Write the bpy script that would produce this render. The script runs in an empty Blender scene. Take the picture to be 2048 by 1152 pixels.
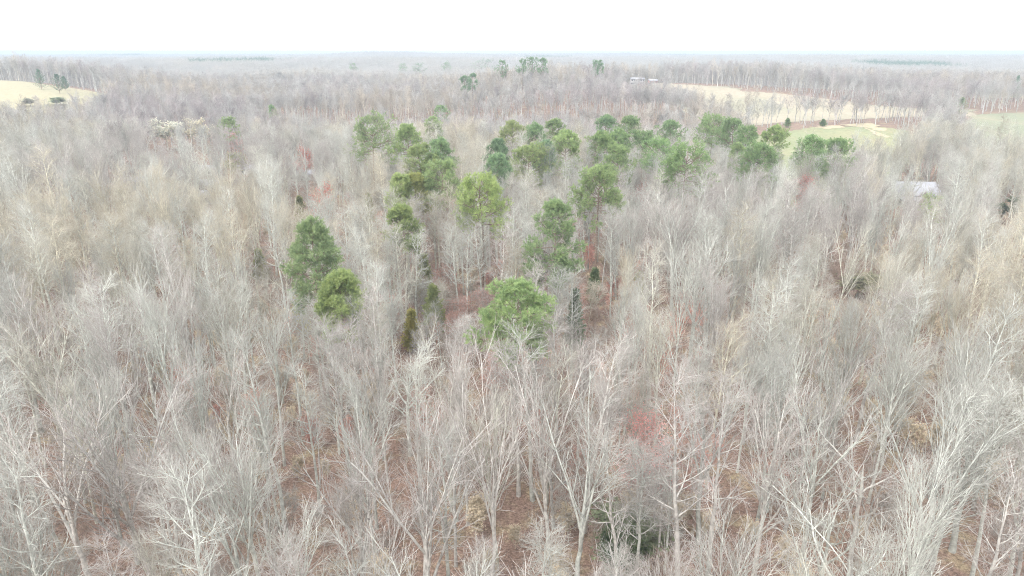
import bpy, math, random
import numpy as np
from math import radians, sin, cos, tan, pi

# ------------------------------------------------------------------ camera, sky, sun, exposure
scene = bpy.context.scene
W_, H_, F_ = 2048.0, 1152.0, 1365.0            # picture frame and focal length in its pixels
PITCH = radians(19.07); CAM_Z = 45.0
cam_d = bpy.data.cameras.new("camera"); cam = bpy.data.objects.new("camera", cam_d)
scene.collection.objects.link(cam); scene.camera = cam
cam_d.sensor_width = 36.0; cam_d.lens = F_ / W_ * 36.0
cam_d.clip_start = 0.5; cam_d.clip_end = 20000.0
cam.location = (0, 0, CAM_Z); cam.rotation_euler = (pi/2 - PITCH, 0, 0)

SUN_EL, SUN_ROT = radians(52), radians(215)
world = bpy.data.worlds.new("World"); scene.world = world; world.use_nodes = True
wn = world.node_tree; bgn = wn.nodes["Background"]
sky = wn.nodes.new("ShaderNodeTexSky"); sky.sky_type = 'NISHITA'; sky.sun_disc = False
sky.sun_elevation = SUN_EL; sky.sun_rotation = SUN_ROT
sky.air_density = 1.0; sky.dust_density = 4.0; sky.ozone_density = 1.0
hsv = wn.nodes.new("ShaderNodeHueSaturation"); hsv.inputs["Saturation"].default_value = 0.28
wn.links.new(sky.outputs[0], hsv.inputs["Color"])
ovc = wn.nodes.new("ShaderNodeMix"); ovc.data_type = 'RGBA'; ovc.inputs[0].default_value = 0.72   # thin bright cloud over the whole sky
wn.links.new(hsv.outputs[0], ovc.inputs[6]); ovc.inputs[7].default_value = (9.3, 9.55, 9.9, 1)
wn.links.new(ovc.outputs[2], bgn.inputs["Color"]); bgn.inputs["Strength"].default_value = 0.15

sl = bpy.data.lights.new("sun", 'SUN'); sl.energy = 1.3; sl.angle = radians(14); sl.color = (1.0, 0.965, 0.92)
so = bpy.data.objects.new("sun", sl); scene.collection.objects.link(so)
# nishita: rotation measured from +Y clockwise; point the lamp from the same direction
sd = np.array([sin(SUN_ROT)*cos(SUN_EL), cos(SUN_ROT)*cos(SUN_EL), sin(SUN_EL)])
import mathutils
so.rotation_euler = mathutils.Vector(-sd).to_track_quat('-Z', 'Y').to_euler()
so.location = (0, -20, 80)

vs = scene.view_settings; vs.view_transform = 'Standard'; vs.look = 'None'; vs.gamma = 1.0; vs.exposure = 1.13
scene.cycles.max_bounces = 4; scene.cycles.diffuse_bounces = 3; scene.cycles.glossy_bounces = 1
scene.cycles.volume_bounces = 0; scene.cycles.use_denoising = True; scene.cycles.denoiser = 'OPENIMAGEDENOISE'
scene.cycles.denoising_input_passes = 'RGB_ALBEDO_NORMAL'; scene.cycles.denoising_prefilter = 'NONE'
scene.cycles.volume_step_rate = 10; scene.cycles.filter_width = 1.0; scene.cycles.caustics_reflective = False

rng = np.random.default_rng(11)
random.seed(5)
C = scene.collection

# ------------------------------------------------------------------ terrain
cP, sP = cos(PITCH), sin(PITCH)
def ray(u, v):
    xc = (u - W_/2)/F_; yd = (v - H_/2)/F_
    return np.array([xc, cP - yd*sP, -sP - yd*cP])
def at_y(u, v, y):
    r = ray(u, v); return r[0]*y/r[1], CAM_Z + r[2]*y/r[1]
def project(x, y, z):
    x = np.asarray(x, float); y = np.asarray(y, float); dz = np.asarray(z, float) - CAM_Z
    d = y*cP - dz*sP; w = y*sP + dz*cP
    return W_/2 + F_*x/d, H_/2 - F_*w/d, d

ctl = [(0,30,0),(-40,30,0),(40,30,0),(0,100,0),(-80,100,1),(80,100,1),(0,180,0),(-120,180,2),(130,180,0),
       (0,250,0),(-150,250,2),(160,250,0),(0,330,-5),(-130,330,-4),(130,330,-5),(0,370,-7),(-110,370,-5),(100,380,-4),(-260,330,3),(240,330,1)]
for (u, v, y) in [(1100,246,430),(600,242,430),(900,246,430),(1300,236,430),(60,210,430),(40,162,600),(150,176,560),
                  (-200,165,600),(1270,167,690),(1340,173,640),(1500,185,550),(1700,208,520),(1900,219,490),(1560,250,415),
                  (1760,252,405),(1500,245,420),(2000,228,460),(2200,228,460)]:
    x, z = at_y(u, v, y); ctl.append((x, y, z))
for (u, y, z) in [(1110,530,18),(1010,510,13),(945,520,8),(1200,530,12),(1285,510,3),(1380,480,0),(1110,720,1),(1000,720,1),(1190,720,4),(860,570,5),(840,800,2),(840,1000,6),(300,540,13),(420,500,6),(540,460,0),(450,680,-2),(600,780,10),(720,600,4),(250,900,2),
                  (700,900,-2),(1100,930,-5),(1400,930,2),(1700,950,0),(2100,950,2),(-300,900,4),(1500,700,14),(1800,720,7),(2200,720,8)]:
    ctl.append(((u-1024)/1413*y, y, z))
ctl = np.array(ctl, float)
def _k(r2): return np.sqrt(r2 + 60.0**2)
_A = _k(((ctl[:,None,:2]-ctl[None,:,:2])**2).sum(-1)) + np.eye(len(ctl))*(-2.0)
_Q = np.c_[np.ones(len(ctl)), ctl[:,:2]/500.0]
_M = np.block([[_A, _Q],[_Q.T, np.zeros((3,3))]])
_w = np.linalg.solve(_M, np.r_[ctl[:,2], 0, 0, 0])
def sstep(a, b, t):
    t = np.clip((t-a)/(b-a), 0, 1); return t*t*(3-2*t)
BUMPS = [((930-1024)/1413*3600, 3600, 6, 260), ((1255-1024)/1413*3300, 3300, 9, 130), ((1330-1024)/1413*3500, 3500, 3, 500),
         ((700-1024)/1413*3800, 3800, 4, 500), ((1800-1024)/1413*2600, 2600, 5, 700), ((250-1024)/1413*2400, 2400, 3, 600),
         ((1650-1024)/1413*1500, 1500, 5, 300), ((500-1024)/1413*1400, 1400, 5, 300), ((30-1024)/1413*1500, 1500, 7, 350)]
_rb = np.random.default_rng(77)
for _i in range(14):
    _y = _rb.uniform(1700, 4600); BUMPS.append((_rb.uniform(-.75, .75)*_y, _y, _rb.uniform(3, 8), _rb.uniform(150, 420)))
def terrain(x, y):
    x = np.atleast_1d(np.asarray(x, float)); y = np.atleast_1d(np.asarray(y, float))
    near = np.zeros_like(x)
    xs = np.clip(x, -900, 900); ys = np.clip(y, 0, 1100)
    for i in range(len(ctl)):
        near += _w[i]*_k((xs-ctl[i,0])**2 + (ys-ctl[i,1])**2)
    near += _w[-3] + _w[-2]*xs/500.0 + _w[-1]*ys/500.0
    r = np.hypot(x, y)
    far = 1.5 + 4*sstep(1200, 3600, r) + 6.5*np.sin(x/430.0 + 1.3*np.sin(y/510.0)) * np.sin(y/260.0 + 0.6) \
          + 2.5*np.sin(x/140.0 + 2 + y/900.0)*np.sin(y/170.0 + x/500.0)
    for bx, by, h, s in BUMPS:
        far += .8*h*np.exp(-((x-bx)**2 + (y-by)**2*0.35)/(2*s*s))
    t = sstep(900, 1300, np.maximum(y, np.abs(x)*1.1))
    z = near*(1-t) + far*t
    return z*sstep(-400, 20, y)
def tz(x, y): return float(terrain(x, y)[0])
def place_top(u, v, H, y0=18, y1=6000):
    """ground point whose H metre high top lies on the line of sight through (u, v)"""
    ys = np.geomspace(y0, y1, 900); r = ray(u, v)
    xs = r[0]*ys/r[1]; zs = CAM_Z + r[2]*ys/r[1] - H
    g = terrain(xs, ys); k = np.argmax(zs - g < 0)
    return float(xs[k]), float(ys[k]), float(g[k])
def ground_hit(u, v): return place_top(u, v, 0.0)

FIELDS_UY = {
 'hay_field': [(-350,345),(60,350),(150,385),(205,420),(225,470),(180,540),(100,580),(0,602),(-350,612)],
 'pasture': [(1300,700),(1400,640),(1500,565),(1600,543),(1700,524),(1800,503),(1900,493),(1960,488),(1960,452),(1850,447),(1700,432),(1560,420),(1480,405),(1430,415),(1370,500),(1320,600)],
 'meadow': [(1530,390),(1650,405),(1780,402),(1850,385),(1868,350),(1850,300),(1790,240),(1700,212),(1600,203),(1530,212),(1470,245),(1480,330)],
 'grass_slope': [(1950,455),(2050,472),(2350,480),(2350,240),(2020,245),(1950,300),(1915,400)],
 'far_field': [(1955,590),(2350,620),(2350,690),(1980,665)],
}
FIELDS = {k: np.array([((u-1024)/1413*y, y) for u, y in p]) for k, p in FIELDS_UY.items()}
def in_poly(px, py, poly):
    px = np.atleast_1d(px); py = np.atleast_1d(py); inside = np.zeros(px.shape, bool); n = len(poly)
    for i in range(n):
        x1, y1 = poly[i]; x2, y2 = poly[(i+1) % n]
        c = ((y1 > py) != (y2 > py)) & (px < (x2-x1)*(py-y1)/(y2-y1+1e-12) + x1)
        inside ^= c
    return inside
def in_fields(x, y):
    m = np.zeros(np.atleast_1d(x).shape, bool)
    for p in FIELDS.values(): m |= in_poly(x, y, p)
    return m

# ------------------------------------------------------------------ materials
def new_mat(name, rough=0.9):
    m = bpy.data.materials.new(name); m.use_nodes = True
    b = m.node_tree.nodes["Principled BSDF"]; b.inputs["Roughness"].default_value = rough
    b.inputs["Specular IOR Level"].default_value = 0.2
    return m, m.node_tree, b
def noise(nt, scale, detail=4, vec=None, rough=0.6):
    n = nt.nodes.new("ShaderNodeTexNoise"); n.inputs["Scale"].default_value = scale
    n.inputs["Detail"].default_value = detail; n.inputs["Roughness"].default_value = rough
    if vec: nt.links.new(vec, n.inputs["Vector"])
    return n
def ramp(nt, src, stops):
    r = nt.nodes.new("ShaderNodeValToRGB"); el = r.color_ramp.elements
    while len(el) < len(stops): el.new(0.5)
    for e, (p, c) in zip(el, stops): e.position = p; e.color = (*c, 1)
    nt.links.new(src, r.inputs[0]); return r
def mixc(nt, fac, a, b, mode='MIX'):
    m = nt.nodes.new("ShaderNodeMix"); m.data_type = 'RGBA'; m.blend_type = mode
    for sock, val in ((m.inputs[0], fac), (m.inputs[6], a), (m.inputs[7], b)):
        if hasattr(val, 'links') or hasattr(val, 'is_output'): nt.links.new(val, sock)
        elif isinstance(val, (int, float)): sock.default_value = val
        else: sock.default_value = (*val, 1)
    return m.outputs[2]
def tint_mat(name, noise_scale, lo, hi, rough=0.9):
    """colour = the tree's own tint, mottled by a little bark or leaf variation"""
    m, nt, b = new_mat(name, rough)
    a = nt.nodes.new("ShaderNodeAttribute"); a.attribute_type = 'INSTANCER'; a.attribute_name = "tint"
    tc = nt.nodes.new("ShaderNodeTexCoord")
    n = noise(nt, noise_scale, 3, tc.outputs["Object"])
    r = ramp(nt, n.outputs["Fac"], [(0.35, lo), (0.65, hi)])
    nt.links.new(mixc(nt, 1.0, a.outputs["Color"], r.outputs[0], 'MULTIPLY'), b.inputs["Base Color"])
    return m
M_TWIG = tint_mat("twigs", 0.9, (0.80,0.79,0.76), (1.06,1.06,1.03))
M_BARK = tint_mat("bark", 2.2, (0.80,0.82,0.79), (1.42,1.48,1.43))
M_LEAF = tint_mat("needles", 1.1, (0.62,0.68,0.66), (1.2,1.16,1.1), 0.75)
_nt = M_LEAF.node_tree; _pb = _nt.nodes["Principled BSDF"]; _tl = _nt.nodes.new("ShaderNodeBsdfTranslucent"); _mx = _nt.nodes.new("ShaderNodeMixShader")
_nt.links.new(_pb.inputs["Base Color"].links[0].from_socket, _tl.inputs["Color"]); _mx.inputs[0].default_value = .5
_nt.links.new(_pb.outputs[0], _mx.inputs[1]); _nt.links.new(_tl.outputs[0], _mx.inputs[2])
_nt.links.new(_mx.outputs[0], [n for n in _nt.nodes if n.type == 'OUTPUT_MATERIAL'][0].inputs["Surface"])
def plain(name, col, var=0.15, scale=1.5, rough=0.8):
    m, nt, b = new_mat(name, rough)
    tc = nt.nodes.new("ShaderNodeTexCoord"); n = noise(nt, scale, 5, tc.outputs["Object"])
    r = ramp(nt, n.outputs["Fac"], [(0.3, tuple(c*(1-var) for c in col)), (0.7, tuple(min(1, c*(1+var)) for c in col))])
    nt.links.new(r.outputs[0], b.inputs["Base Color"]); return m

def ground_mat():
    m, nt, b = new_mat("leaf_litter", 1.0)
    g = nt.nodes.new("ShaderNodeNewGeometry")
    big = noise(nt, 0.035, 5, g.outputs["Position"]); mid = noise(nt, 0.22, 5, g.outputs["Position"], 0.7)
    fine = noise(nt, 3.2, 4, g.outputs["Position"], 0.8)
    red = ramp(nt, fine.outputs["Fac"], [(0.30,(0.078,0.054,0.043)),(0.47,(0.185,0.122,0.094)),(0.62,(0.31,0.212,0.165)),(0.78,(0.47,0.365,0.275))])
    tan_ = ramp(nt, fine.outputs["Fac"], [(0.30,(0.11,0.085,0.055)),(0.5,(0.28,0.22,0.14)),(0.75,(0.50,0.41,0.27))])
    f1 = ramp(nt, mid.outputs["Fac"], [(0.50,(0,0,0)),(0.66,(1,1,1))])
    col = mixc(nt, f1.outputs[0], red.outputs[0], tan_.outputs[0])
    f2 = ramp(nt, big.outputs["Fac"], [(0.58,(0,0,0)),(0.72,(0.5,0.5,0.5))])
    col = mixc(nt, f2.outputs[0], col, (0.17,0.175,0.10))
    nt.links.new(col, b.inputs["Base Color"]); return m
def field_mat(name, dry, green, bias):
    m, nt, b = new_mat(name, 1.0)
    g = nt.nodes.new("ShaderNodeNewGeometry")
    mp = nt.nodes.new("ShaderNodeMapping"); mp.inputs["Scale"].default_value = (1, 0.35, 1); nt.links.new(g.outputs["Position"], mp.inputs[0])
    big = noise(nt, 0.03, 6, mp.outputs[0], 0.65); fine = noise(nt, 0.5, 5, g.outputs["Position"], 0.75)
    f = ramp(nt, big.outputs["Fac"], [(bias-0.09,(0,0,0)),(bias+0.09,(1,1,1))])
    col = mixc(nt, f.outputs[0], dry, green)
    v = ramp(nt, fine.outputs["Fac"], [(0.3,(0.78,0.76,0.72)),(0.7,(1.12,1.12,1.1))])
    nt.links.new(mixc(nt, 1.0, col, v.outputs[0], 'MULTIPLY'), b.inputs["Base Color"]); return m

# ------------------------------------------------------------------ mesh helpers
def mesh_np(name, V, quads=None, tris=None):
    me = bpy.data.meshes.new(name)
    nq = 0 if quads is None else len(quads); nt_ = 0 if tris is None else len(tris)
    me.vertices.add(len(V)); me.vertices.foreach_set("co", np.asarray(V, np.float32).ravel())
    loops = np.concatenate([a.ravel() for a in ((quads,) if nq else ()) + ((tris,) if nt_ else ())]).astype(np.int32)
    me.loops.add(len(loops)); me.loops.foreach_set("vertex_index", loops)
    starts = np.concatenate([np.arange(nq)*4, nq*4 + np.arange(nt_)*3]).astype(np.int32)
    me.polygons.add(nq+nt_); me.polygons.foreach_set("loop_start", starts)
    me.update(calc_edges=True)
    return me
class Geo:
    def __init__(s): s.V = []; s.Q = []; s.T = []; s.n = 0
    def add(s, V, Q=None, T=None):
        V = np.asarray(V, float).reshape(-1, 3); s.V.append(V)
        if Q is not None and len(Q): s.Q.append(np.asarray(Q).reshape(-1, 4) + s.n)
        if T is not None and len(T): s.T.append(np.asarray(T).reshape(-1, 3) + s.n)
        s.n += len(V)
    def join(s, o):
        V, Q, T = o.arrays(); s.add(V, Q, T)
    def arrays(s):
        return (np.concatenate(s.V), np.concatenate(s.Q) if s.Q else np.zeros((0,4), int), np.concatenate(s.T) if s.T else np.zeros((0,3), int))
    def mesh(s, name, *mats):
        V, Q, T = s.arrays(); me = mesh_np(name, V, Q if len(Q) else None, T if len(T) else None)
        for m in mats: me.materials.append(m)
        return me
def unit(v): return v/np.maximum(np.linalg.norm(v, axis=-1, keepdims=True), 1e-9)
def frames(T):
    ref = np.where(np.abs(T[..., 2:3]) > 0.9, np.array([1., 0, 0]), np.array([0., 0, 1.]))
    u = unit(np.cross(T, ref)); return u, np.cross(T, u)
def add_tubes(g, P, R, sides=3):
    N, K, _ = P.shape
    if N == 0: return
    T = unit((P[:, -1]-P[:, 0])); u, v = frames(T)
    a = np.arange(sides)*2*pi/sides
    ring = u[:, None, None]*np.cos(a)[None, None, :, None] + v[:, None, None]*np.sin(a)[None, None, :, None]
    V = P[:, :, None] + ring*R[:, :, None, None]
    base = (np.arange(N)*K*sides)[:, None, None] + (np.arange(K-1)*sides)[None, :, None]
    i = np.arange(sides); j = (i+1) % sides
    q = np.stack([base+i, base+j, base+j+sides, base+i+sides], -1)
    g.add(V, q.reshape(-1, 4))
def add_spikes(g, A, B, r):
    N = len(A); T = unit(B-A); u, v = frames(T); a = np.arange(3)*2*pi/3
    ring = A[:, None] + (u[:, None]*np.cos(a)[None, :, None] + v[:, None]*np.sin(a)[None, :, None])*np.asarray(r).reshape(-1, 1, 1)
    V = np.concatenate([ring, B[:, None]], 1); b = (np.arange(N)*4)[:, None, None]
    t = np.array([[0,1,3],[1,2,3],[2,0,3]])[None] + b
    g.add(V, None, t.reshape(-1, 3))
UP = np.array([0., 0, 1.])
def sprout(rg, P, R, n, t0, t1, ang, length, K, jit, trop, rfac, rtip, tlen=0.5):
    """n children on every parent line: ang (lo, hi) degrees off the parent, length (lo, hi) metres, shorter towards the parent's tip"""
    N, KP, _ = P.shape
    t = t0 + (t1-t0)*((np.arange(n)[None] + rg.random((N, n)))/n)
    f = t*(KP-1); i = np.clip(f.astype(int), 0, KP-2); w = (f-i)[..., None]; ar = np.arange(N)[:, None]
    A = P[ar, i]*(1-w) + P[ar, i+1]*w; T = unit(P[ar, i+1]-P[ar, i])
    r0 = R[ar, i]*(1-w[..., 0]) + R[ar, i+1]*w[..., 0]
    u, v = frames(T); phi = np.arange(n)[None]*2.4 + rg.random((N, 1))*6.28 + rg.normal(0, .35, (N, n))
    th = np.radians(rg.uniform(ang[0], ang[1], (N, n)))[..., None]
    d = unit(T*np.cos(th) + (u*np.cos(phi)[..., None] + v*np.sin(phi)[..., None])*np.sin(th))
    L = rg.uniform(length[0], length[1], (N, n))*(1 - tlen*((t-t0)/max(t1-t0, 1e-6)))
    A = A.reshape(-1, 3); d = d.reshape(-1, 3); L = L.ravel(); r0 = r0.ravel()
    pts = [A]; step = (L/(K-1))[:, None]
    for k in range(K-1):
        pts.append(pts[-1] + d*step)
        d = unit(d + rg.normal(0, jit, d.shape) + UP*trop)
    Pc = np.stack(pts, 1); s = np.linspace(0, 1, K)[None]
    rs = np.maximum(r0*rfac, rtip)[:, None]; Rc = rs*(1-s) + rtip*s
    return Pc, Rc

def bare_tree(seed, form, H, lod=0):
    """returns (trunk geometry, crown geometry); lod 1 and 2 have fewer and thicker twigs"""
    rg = np.random.default_rng(seed); tr, cr = Geo(), Geo()
    lean = rg.normal(0, .03, 2); K = 12; s = np.linspace(0, 1, K)
    top = {'spread': 0.60, 'fan': 0.72, 'pole': 1.0, 'small': 0.8, 'oak': 0.62}[form]
    P = np.zeros((1, K, 3)); P[0, :, 2] = s*H*top
    wob = np.cumsum(rg.normal(0, .012*H/ K**.5, (K, 2)), 0); wob -= wob[0]
    P[0, :, :2] = wob + s[:, None]*lean*H
    rb = {'spread': .0125, 'fan': .0105, 'pole': .0106, 'small': .008, 'oak': .0145}[form]*H
    R = (rb*(1-s) + rb*{'pole': .12, 'small': .2}.get(form, .45)*s)[None]; R[0, 0] *= 1.35; R[0, -2] *= .7; R[0, -1] = .02
    P[0, 0, 2] = -0.8
    m = {0: 1.0, 1: .78, 2: .55}[lod]; tk = {0: 1.0, 1: 2.1, 2: 4.2}[lod]
    n_ = lambda a: max(2, int(round(a*m)))
    h = H/20.0
    lf = .42 if lod == 0 else .50      # far trees carry their crowns high, trunks show below
    if form == 'spread':
        n1 = int(rg.integers(5, 8))
        L1 = sprout(rg, P, R, n1, .42, 1.0, (9, 34), (6.5*h, 12.5*h), 8, .06, .085, .74, .036, .2)
        L2 = sprout(rg, *L1, n_(8), .22, .98, (16, 38), (2.2*h, 6.0*h), 5, .07, .06, .60, .025, .45)
        L3 = sprout(rg, *L2, n_(6), .15, .98, (16, 40), (1.2*h, 3.0*h), 4, .08, .05, .60, .0145*tk, .4)
        n4 = 2
    elif form == 'oak':
        L1 = sprout(rg, P, R, int(rg.integers(6, 9)), .36, 1.0, (25, 60), (4.8*h, 10*h), 8, .13, .08, .70, .036, .15)
        L2 = sprout(rg, *L1, n_(8), .2, .98, (25, 55), (1.8*h, 4.8*h), 5, .14, .06, .60, .025, .45)
        L3 = sprout(rg, *L2, n_(6), .15, .98, (22, 48), (1.0*h, 2.4*h), 4, .13, .05, .60, .0145*tk, .4)
        n4 = 2
    elif form == 'fan':
        L1 = sprout(rg, P, R, int(rg.integers(7, 11)), lf, 1.0, (9, 30), (4.5*h, 9.5*h), 7, .05, .05, .64, .027, .3)
        L2 = sprout(rg, *L1, n_(8), .15, .98, (12, 30), (1.7*h, 4.4*h), 4, .06, .06, .60, .021, .4)
        L3 = sprout(rg, *L2, n_(6), .12, .98, (14, 34), (1.0*h, 2.4*h), 3, .07, .05, .60, .0135*tk, .4)
        n4 = 2
    elif form == 'pole':
        L1 = sprout(rg, P, R, int(rg.integers(17, 25)), lf, .985, (32, 62), (1.9*h, 4.6*h), 5, .08, .13, .52, .021, .62)
        L2 = sprout(rg, *L1, n_(6), .15, .98, (24, 50), (.9*h, 2.0*h), 4, .10, .08, .60, .016, .45)
        L3 = sprout(rg, *L2, n_(4), .12, .98, (22, 50), (.6*h, 1.3*h), 3, .10, .06, .58, .0085*tk, .4)
        n4 = 2
    else:
        L1 = sprout(rg, P, R, 10, .2, .98, (25, 50), (2.4*h*2, 4.4*h*2), 6, .10, .09, .6, .014, .5)
        L2 = sprout(rg, *L1, n_(7), .15, .98, (22, 45), (1.0*h*2, 2.0*h*2), 4, .12, .06, .5, .010, .45)
        L3 = sprout(rg, *L2, n_(5), .12, .98, (25, 50), (.6*h*2, 1.1*h*2), 3, .12, .05, .5, .007*tk, .4)
        n4 = 3
    sc = H/20.0
    add_tubes(tr, P, R, 8 if lod == 0 else 5); add_tubes(tr, *L1, 5 if lod == 0 else 3)
    if lod < 2:
        add_tubes(tr, *L2, 3)
        add_tubes(cr, *L3, 3)
    else:
        add_spikes(cr, L2[0][:, 0], L2[0][:, -1], .03)
        add_spikes(cr, L3[0][:, 0], L3[0][:, -1], .02*tk*.5)
    if lod < 2:
        for Lx, k_, ln in ((L3, n_(n4), (.7, 1.5)), (L2, n_(2), (.9, 2.0))):
            S, SR = sprout(rg, *Lx, k_, .1, 1.0, (14, 40), (ln[0]*h**.5, ln[1]*h**.5), 2, 0, 0, 1, .006, .2)
            add_spikes(cr, S[:, 0], S[:, 1], .0068*tk)
    else:
        S, SR = sprout(rg, *L3, 2, .2, 1.0, (18, 48), (.7, 1.4), 2, 0, 0, 1, .006, .2)
        add_spikes(cr, S[:, 0], S[:, 1], .0075*tk)
    return tr, cr

def blades(rg, A, D, n, ln, wd, spread, up):
    """n narrow leaves at every point A, pointing along D within a spread"""
    N = len(A); A = np.repeat(A, n, 0); D = np.repeat(D, n, 0)
    d = unit(D + rg.normal(0, spread, D.shape) + UP*up); L = rg.uniform(ln*.7, ln*1.2, len(A))[:, None]
    A = A + rg.normal(0, ln*.12, A.shape)
    side = unit(np.cross(d, rg.normal(0, 1, d.shape)))*wd*.5
    V = np.stack([A - side, A + side, A + d*L*.98], 1)
    return V.reshape(-1, 3), np.arange(len(A)*3).reshape(-1, 3)
def pine_tree(seed, H, R0, cb, lop=0.0, dens=1.0, lod=0, cone=0.0):
    """H height, R0 crown radius, cb share of the trunk that is bare"""
    rg = np.random.default_rng(seed); tr, cr = Geo(), Geo()
    K = 12; s = np.linspace(0, 1, K); P = np.zeros((1, K, 3)); P[0, :, 2] = s*H*.97
    P[0, :, :2] = np.cumsum(rg.normal(0, .10, (K, 2)), 0) - 0; P[0, :, :2] -= P[0, 0, :2]; P[0, 0, 2] = -.8
    rb = .010*H + .04; R = (rb*(1-s)**.8 + .03)[None]
    n1 = int((34 if lod == 0 else 22)*(.75 + (1-cb)*.6))
    t = cb + (1-cb)*np.sort(rg.random(n1))**.92
    q = (t-cb)/(1-cb)
    prof = np.sqrt(np.clip(1-(np.clip(q-.30, 0, 1)/.72)**2.2, .02, 1))*np.clip(.62 + q*1.3, 0, 1)
    prof = prof*(1 + cone*(.45 - q))
    phi = np.arange(n1)*2.4 + rg.normal(0, .5, n1)
    lump = 1 + .22*np.sin(phi*2 + rg.random()*6) * (1-q*.5) + lop*np.cos(phi - rg.random()*6)
    L = R0*prof*rg.uniform(.72, 1.12, n1)*lump
    f = t*(K-1); i = np.clip(f.astype(int), 0, K-2); w = (f-i)[:, None]
    A = P[0, i]*(1-w) + P[0, i+1]*w
    el = np.radians(-8 + 62*q**1.6 + rg.normal(0, 8, n1))
    d = np.stack([np.cos(phi)*np.cos(el), np.sin(phi)*np.cos(el), np.sin(el)], 1)
    pts = [A]; K1 = 6
    for k in range(K1-1):
        pts.append(pts[-1] + d*(L/(K1-1))[:, None]); d = unit(d + rg.normal(0, .10, d.shape) + UP*.09)
    P1 = np.stack(pts, 1); R1 = (.03 + L*.011)[:, None]*np.linspace(1, .3, K1)[None]
    add_tubes(tr, P, R, 8); add_tubes(tr, P1, R1, 4)
    n2 = int((9 if lod == 0 else 6)*dens)
    P2, R2 = sprout(rg, P1, R1, n2, .30, 1.0, (28, 62), (R0*.26, R0*.44), 4, .10, .10, .6, .010, .45)
    add_tubes(cr, P2, R2, 3)
    P3, R3 = sprout(rg, P2, R2, 5 if lod == 0 else 3, .25, 1.0, (25, 60), (.5, .95), 3, .1, .12, .6, .006, .3)
    wood = Geo(); add_tubes(wood, P3, R3, 3)
    cr.join(wood)
    tips = np.concatenate([P3[:, -1], P3[:, 1], P2[:, -1], P1[:, -1]])
    dirs = unit(np.concatenate([P3[:, -1]-P3[:, -2], P3[:, 1]-P3[:, 0], P2[:, -1]-P2[:, -2], P1[:, -1]-P1[:, -2]]))
    nd = Geo(); V, T = blades(rg, tips, dirs, 14 if lod == 0 else 10, .38 if lod == 0 else .55, .055 if lod == 0 else .11, .75, .25)
    nd.add(V, None, T)
    return tr, cr, nd
def cedar_tree(seed, H, R0):
    rg = np.random.default_rng(seed); tr = Geo(); cr = Geo()
    K = 8; s = np.linspace(0, 1, K); P = np.zeros((1, K, 3)); P[0, :, 2] = s*H*.98; P[0, 0, 2] = -.5
    R = (.012*H*(1-s)+.02)[None]
    n1 = 110; t = .06 + .92*np.sort(rg.random(n1))**1.05; phi = np.arange(n1)*2.4 + rg.normal(0, .3, n1)
    L = R0*(1-t)**.75*rg.uniform(.75, 1.15, n1)*(1+.15*np.sin(phi*2+1)) + .12
    A = np.stack([0*t, 0*t, t*H*.98], 1); el = np.radians(25 + 30*t + rg.normal(0, 7, n1))
    d = np.stack([np.cos(phi)*np.cos(el), np.sin(phi)*np.cos(el), np.sin(el)], 1)
    pts = [A]
    for k in range(4): pts.append(pts[-1] + d*(L/4)[:, None]); d = unit(d + rg.normal(0, .08, d.shape) + UP*.06)
    P1 = np.stack(pts, 1); R1 = (.012+L*.008)[:, None]*np.linspace(1, .3, 5)[None]
    add_tubes(tr, P, R, 7); add_tubes(tr, P1, R1, 3)
    P2, R2 = sprout(rg, P1, R1, 7, .15, 1.0, (25, 55), (.35, .75), 3, .08, .08, .6, .006, .4)
    A2 = np.concatenate([P2[:, -1], P2[:, 1], P1[:, -1], P1[:, 2]]); D2 = unit(np.concatenate([P2[:, -1]-P2[:, 0], P2[:, 1]-P2[:, 0], P1[:, -1]-P1[:, 0], P1[:, -1]-P1[:, 0]]))
    V, T = blades(rg, A2, D2, 9, .30, .075, .55, .2)
    cr.add(V, None, T); return tr, cr

# ------------------------------------------------------------------ object helpers
def root(name, label, cat, loc, rz=0.0, scale=(1,1,1), group=None, tint=None):
    o = bpy.data.objects.new(name, None); C.objects.link(o); o.empty_display_size = .5
    o.location = loc; o.rotation_euler = (0, 0, rz); o.scale = scale
    o["label"] = label; o["category"] = cat
    if group: o["group"] = group
    return o
def part(name, me, parent, tint=None):
    o = bpy.data.objects.new(name, me); C.objects.link(o); o.parent = parent
    if tint is not None: o["tint"] = [float(c) for c in tint]
    return o
def setting(name, me, kind='structure'):
    o = bpy.data.objects.new(name, me); C.objects.link(o); o["kind"] = kind; return o

# ------------------------------------------------------------------ ground and fields
def grid_sheet(name, xs, ys, mat, dz=0.0):
    X, Y = np.meshgrid(xs, ys); Z = terrain(X.ravel(), Y.ravel()) + dz
    V = np.c_[X.ravel(), Y.ravel(), Z]; nx, ny = len(xs), len(ys)
    a = (np.arange(ny-1)[:, None]*nx + np.arange(nx-1)[None]).ravel()
    me = mesh_np(name, V, np.stack([a, a+1, a+1+nx, a+nx], 1)); me.materials.append(mat)
    me.polygons.foreach_set("use_smooth", [True]*len(me.polygons)); return me
def graded(lim, fine, lo, hi, growth=1.06):
    xs = list(np.arange(lo, hi+.1, fine)); st = fine
    while xs[-1] < lim[1]: st *= growth; xs.append(xs[-1]+st)
    st = fine; pre = [xs[0]]
    while pre[-1] > lim[0]: st *= growth; pre.append(pre[-1]-st)
    return np.array(pre[:0:-1] + xs)
setting("ground", grid_sheet("ground", graded((-7500, 7500), 8, -480, 480), graded((-300, 6950), 8, 0, 720), ground_mat()))
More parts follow.
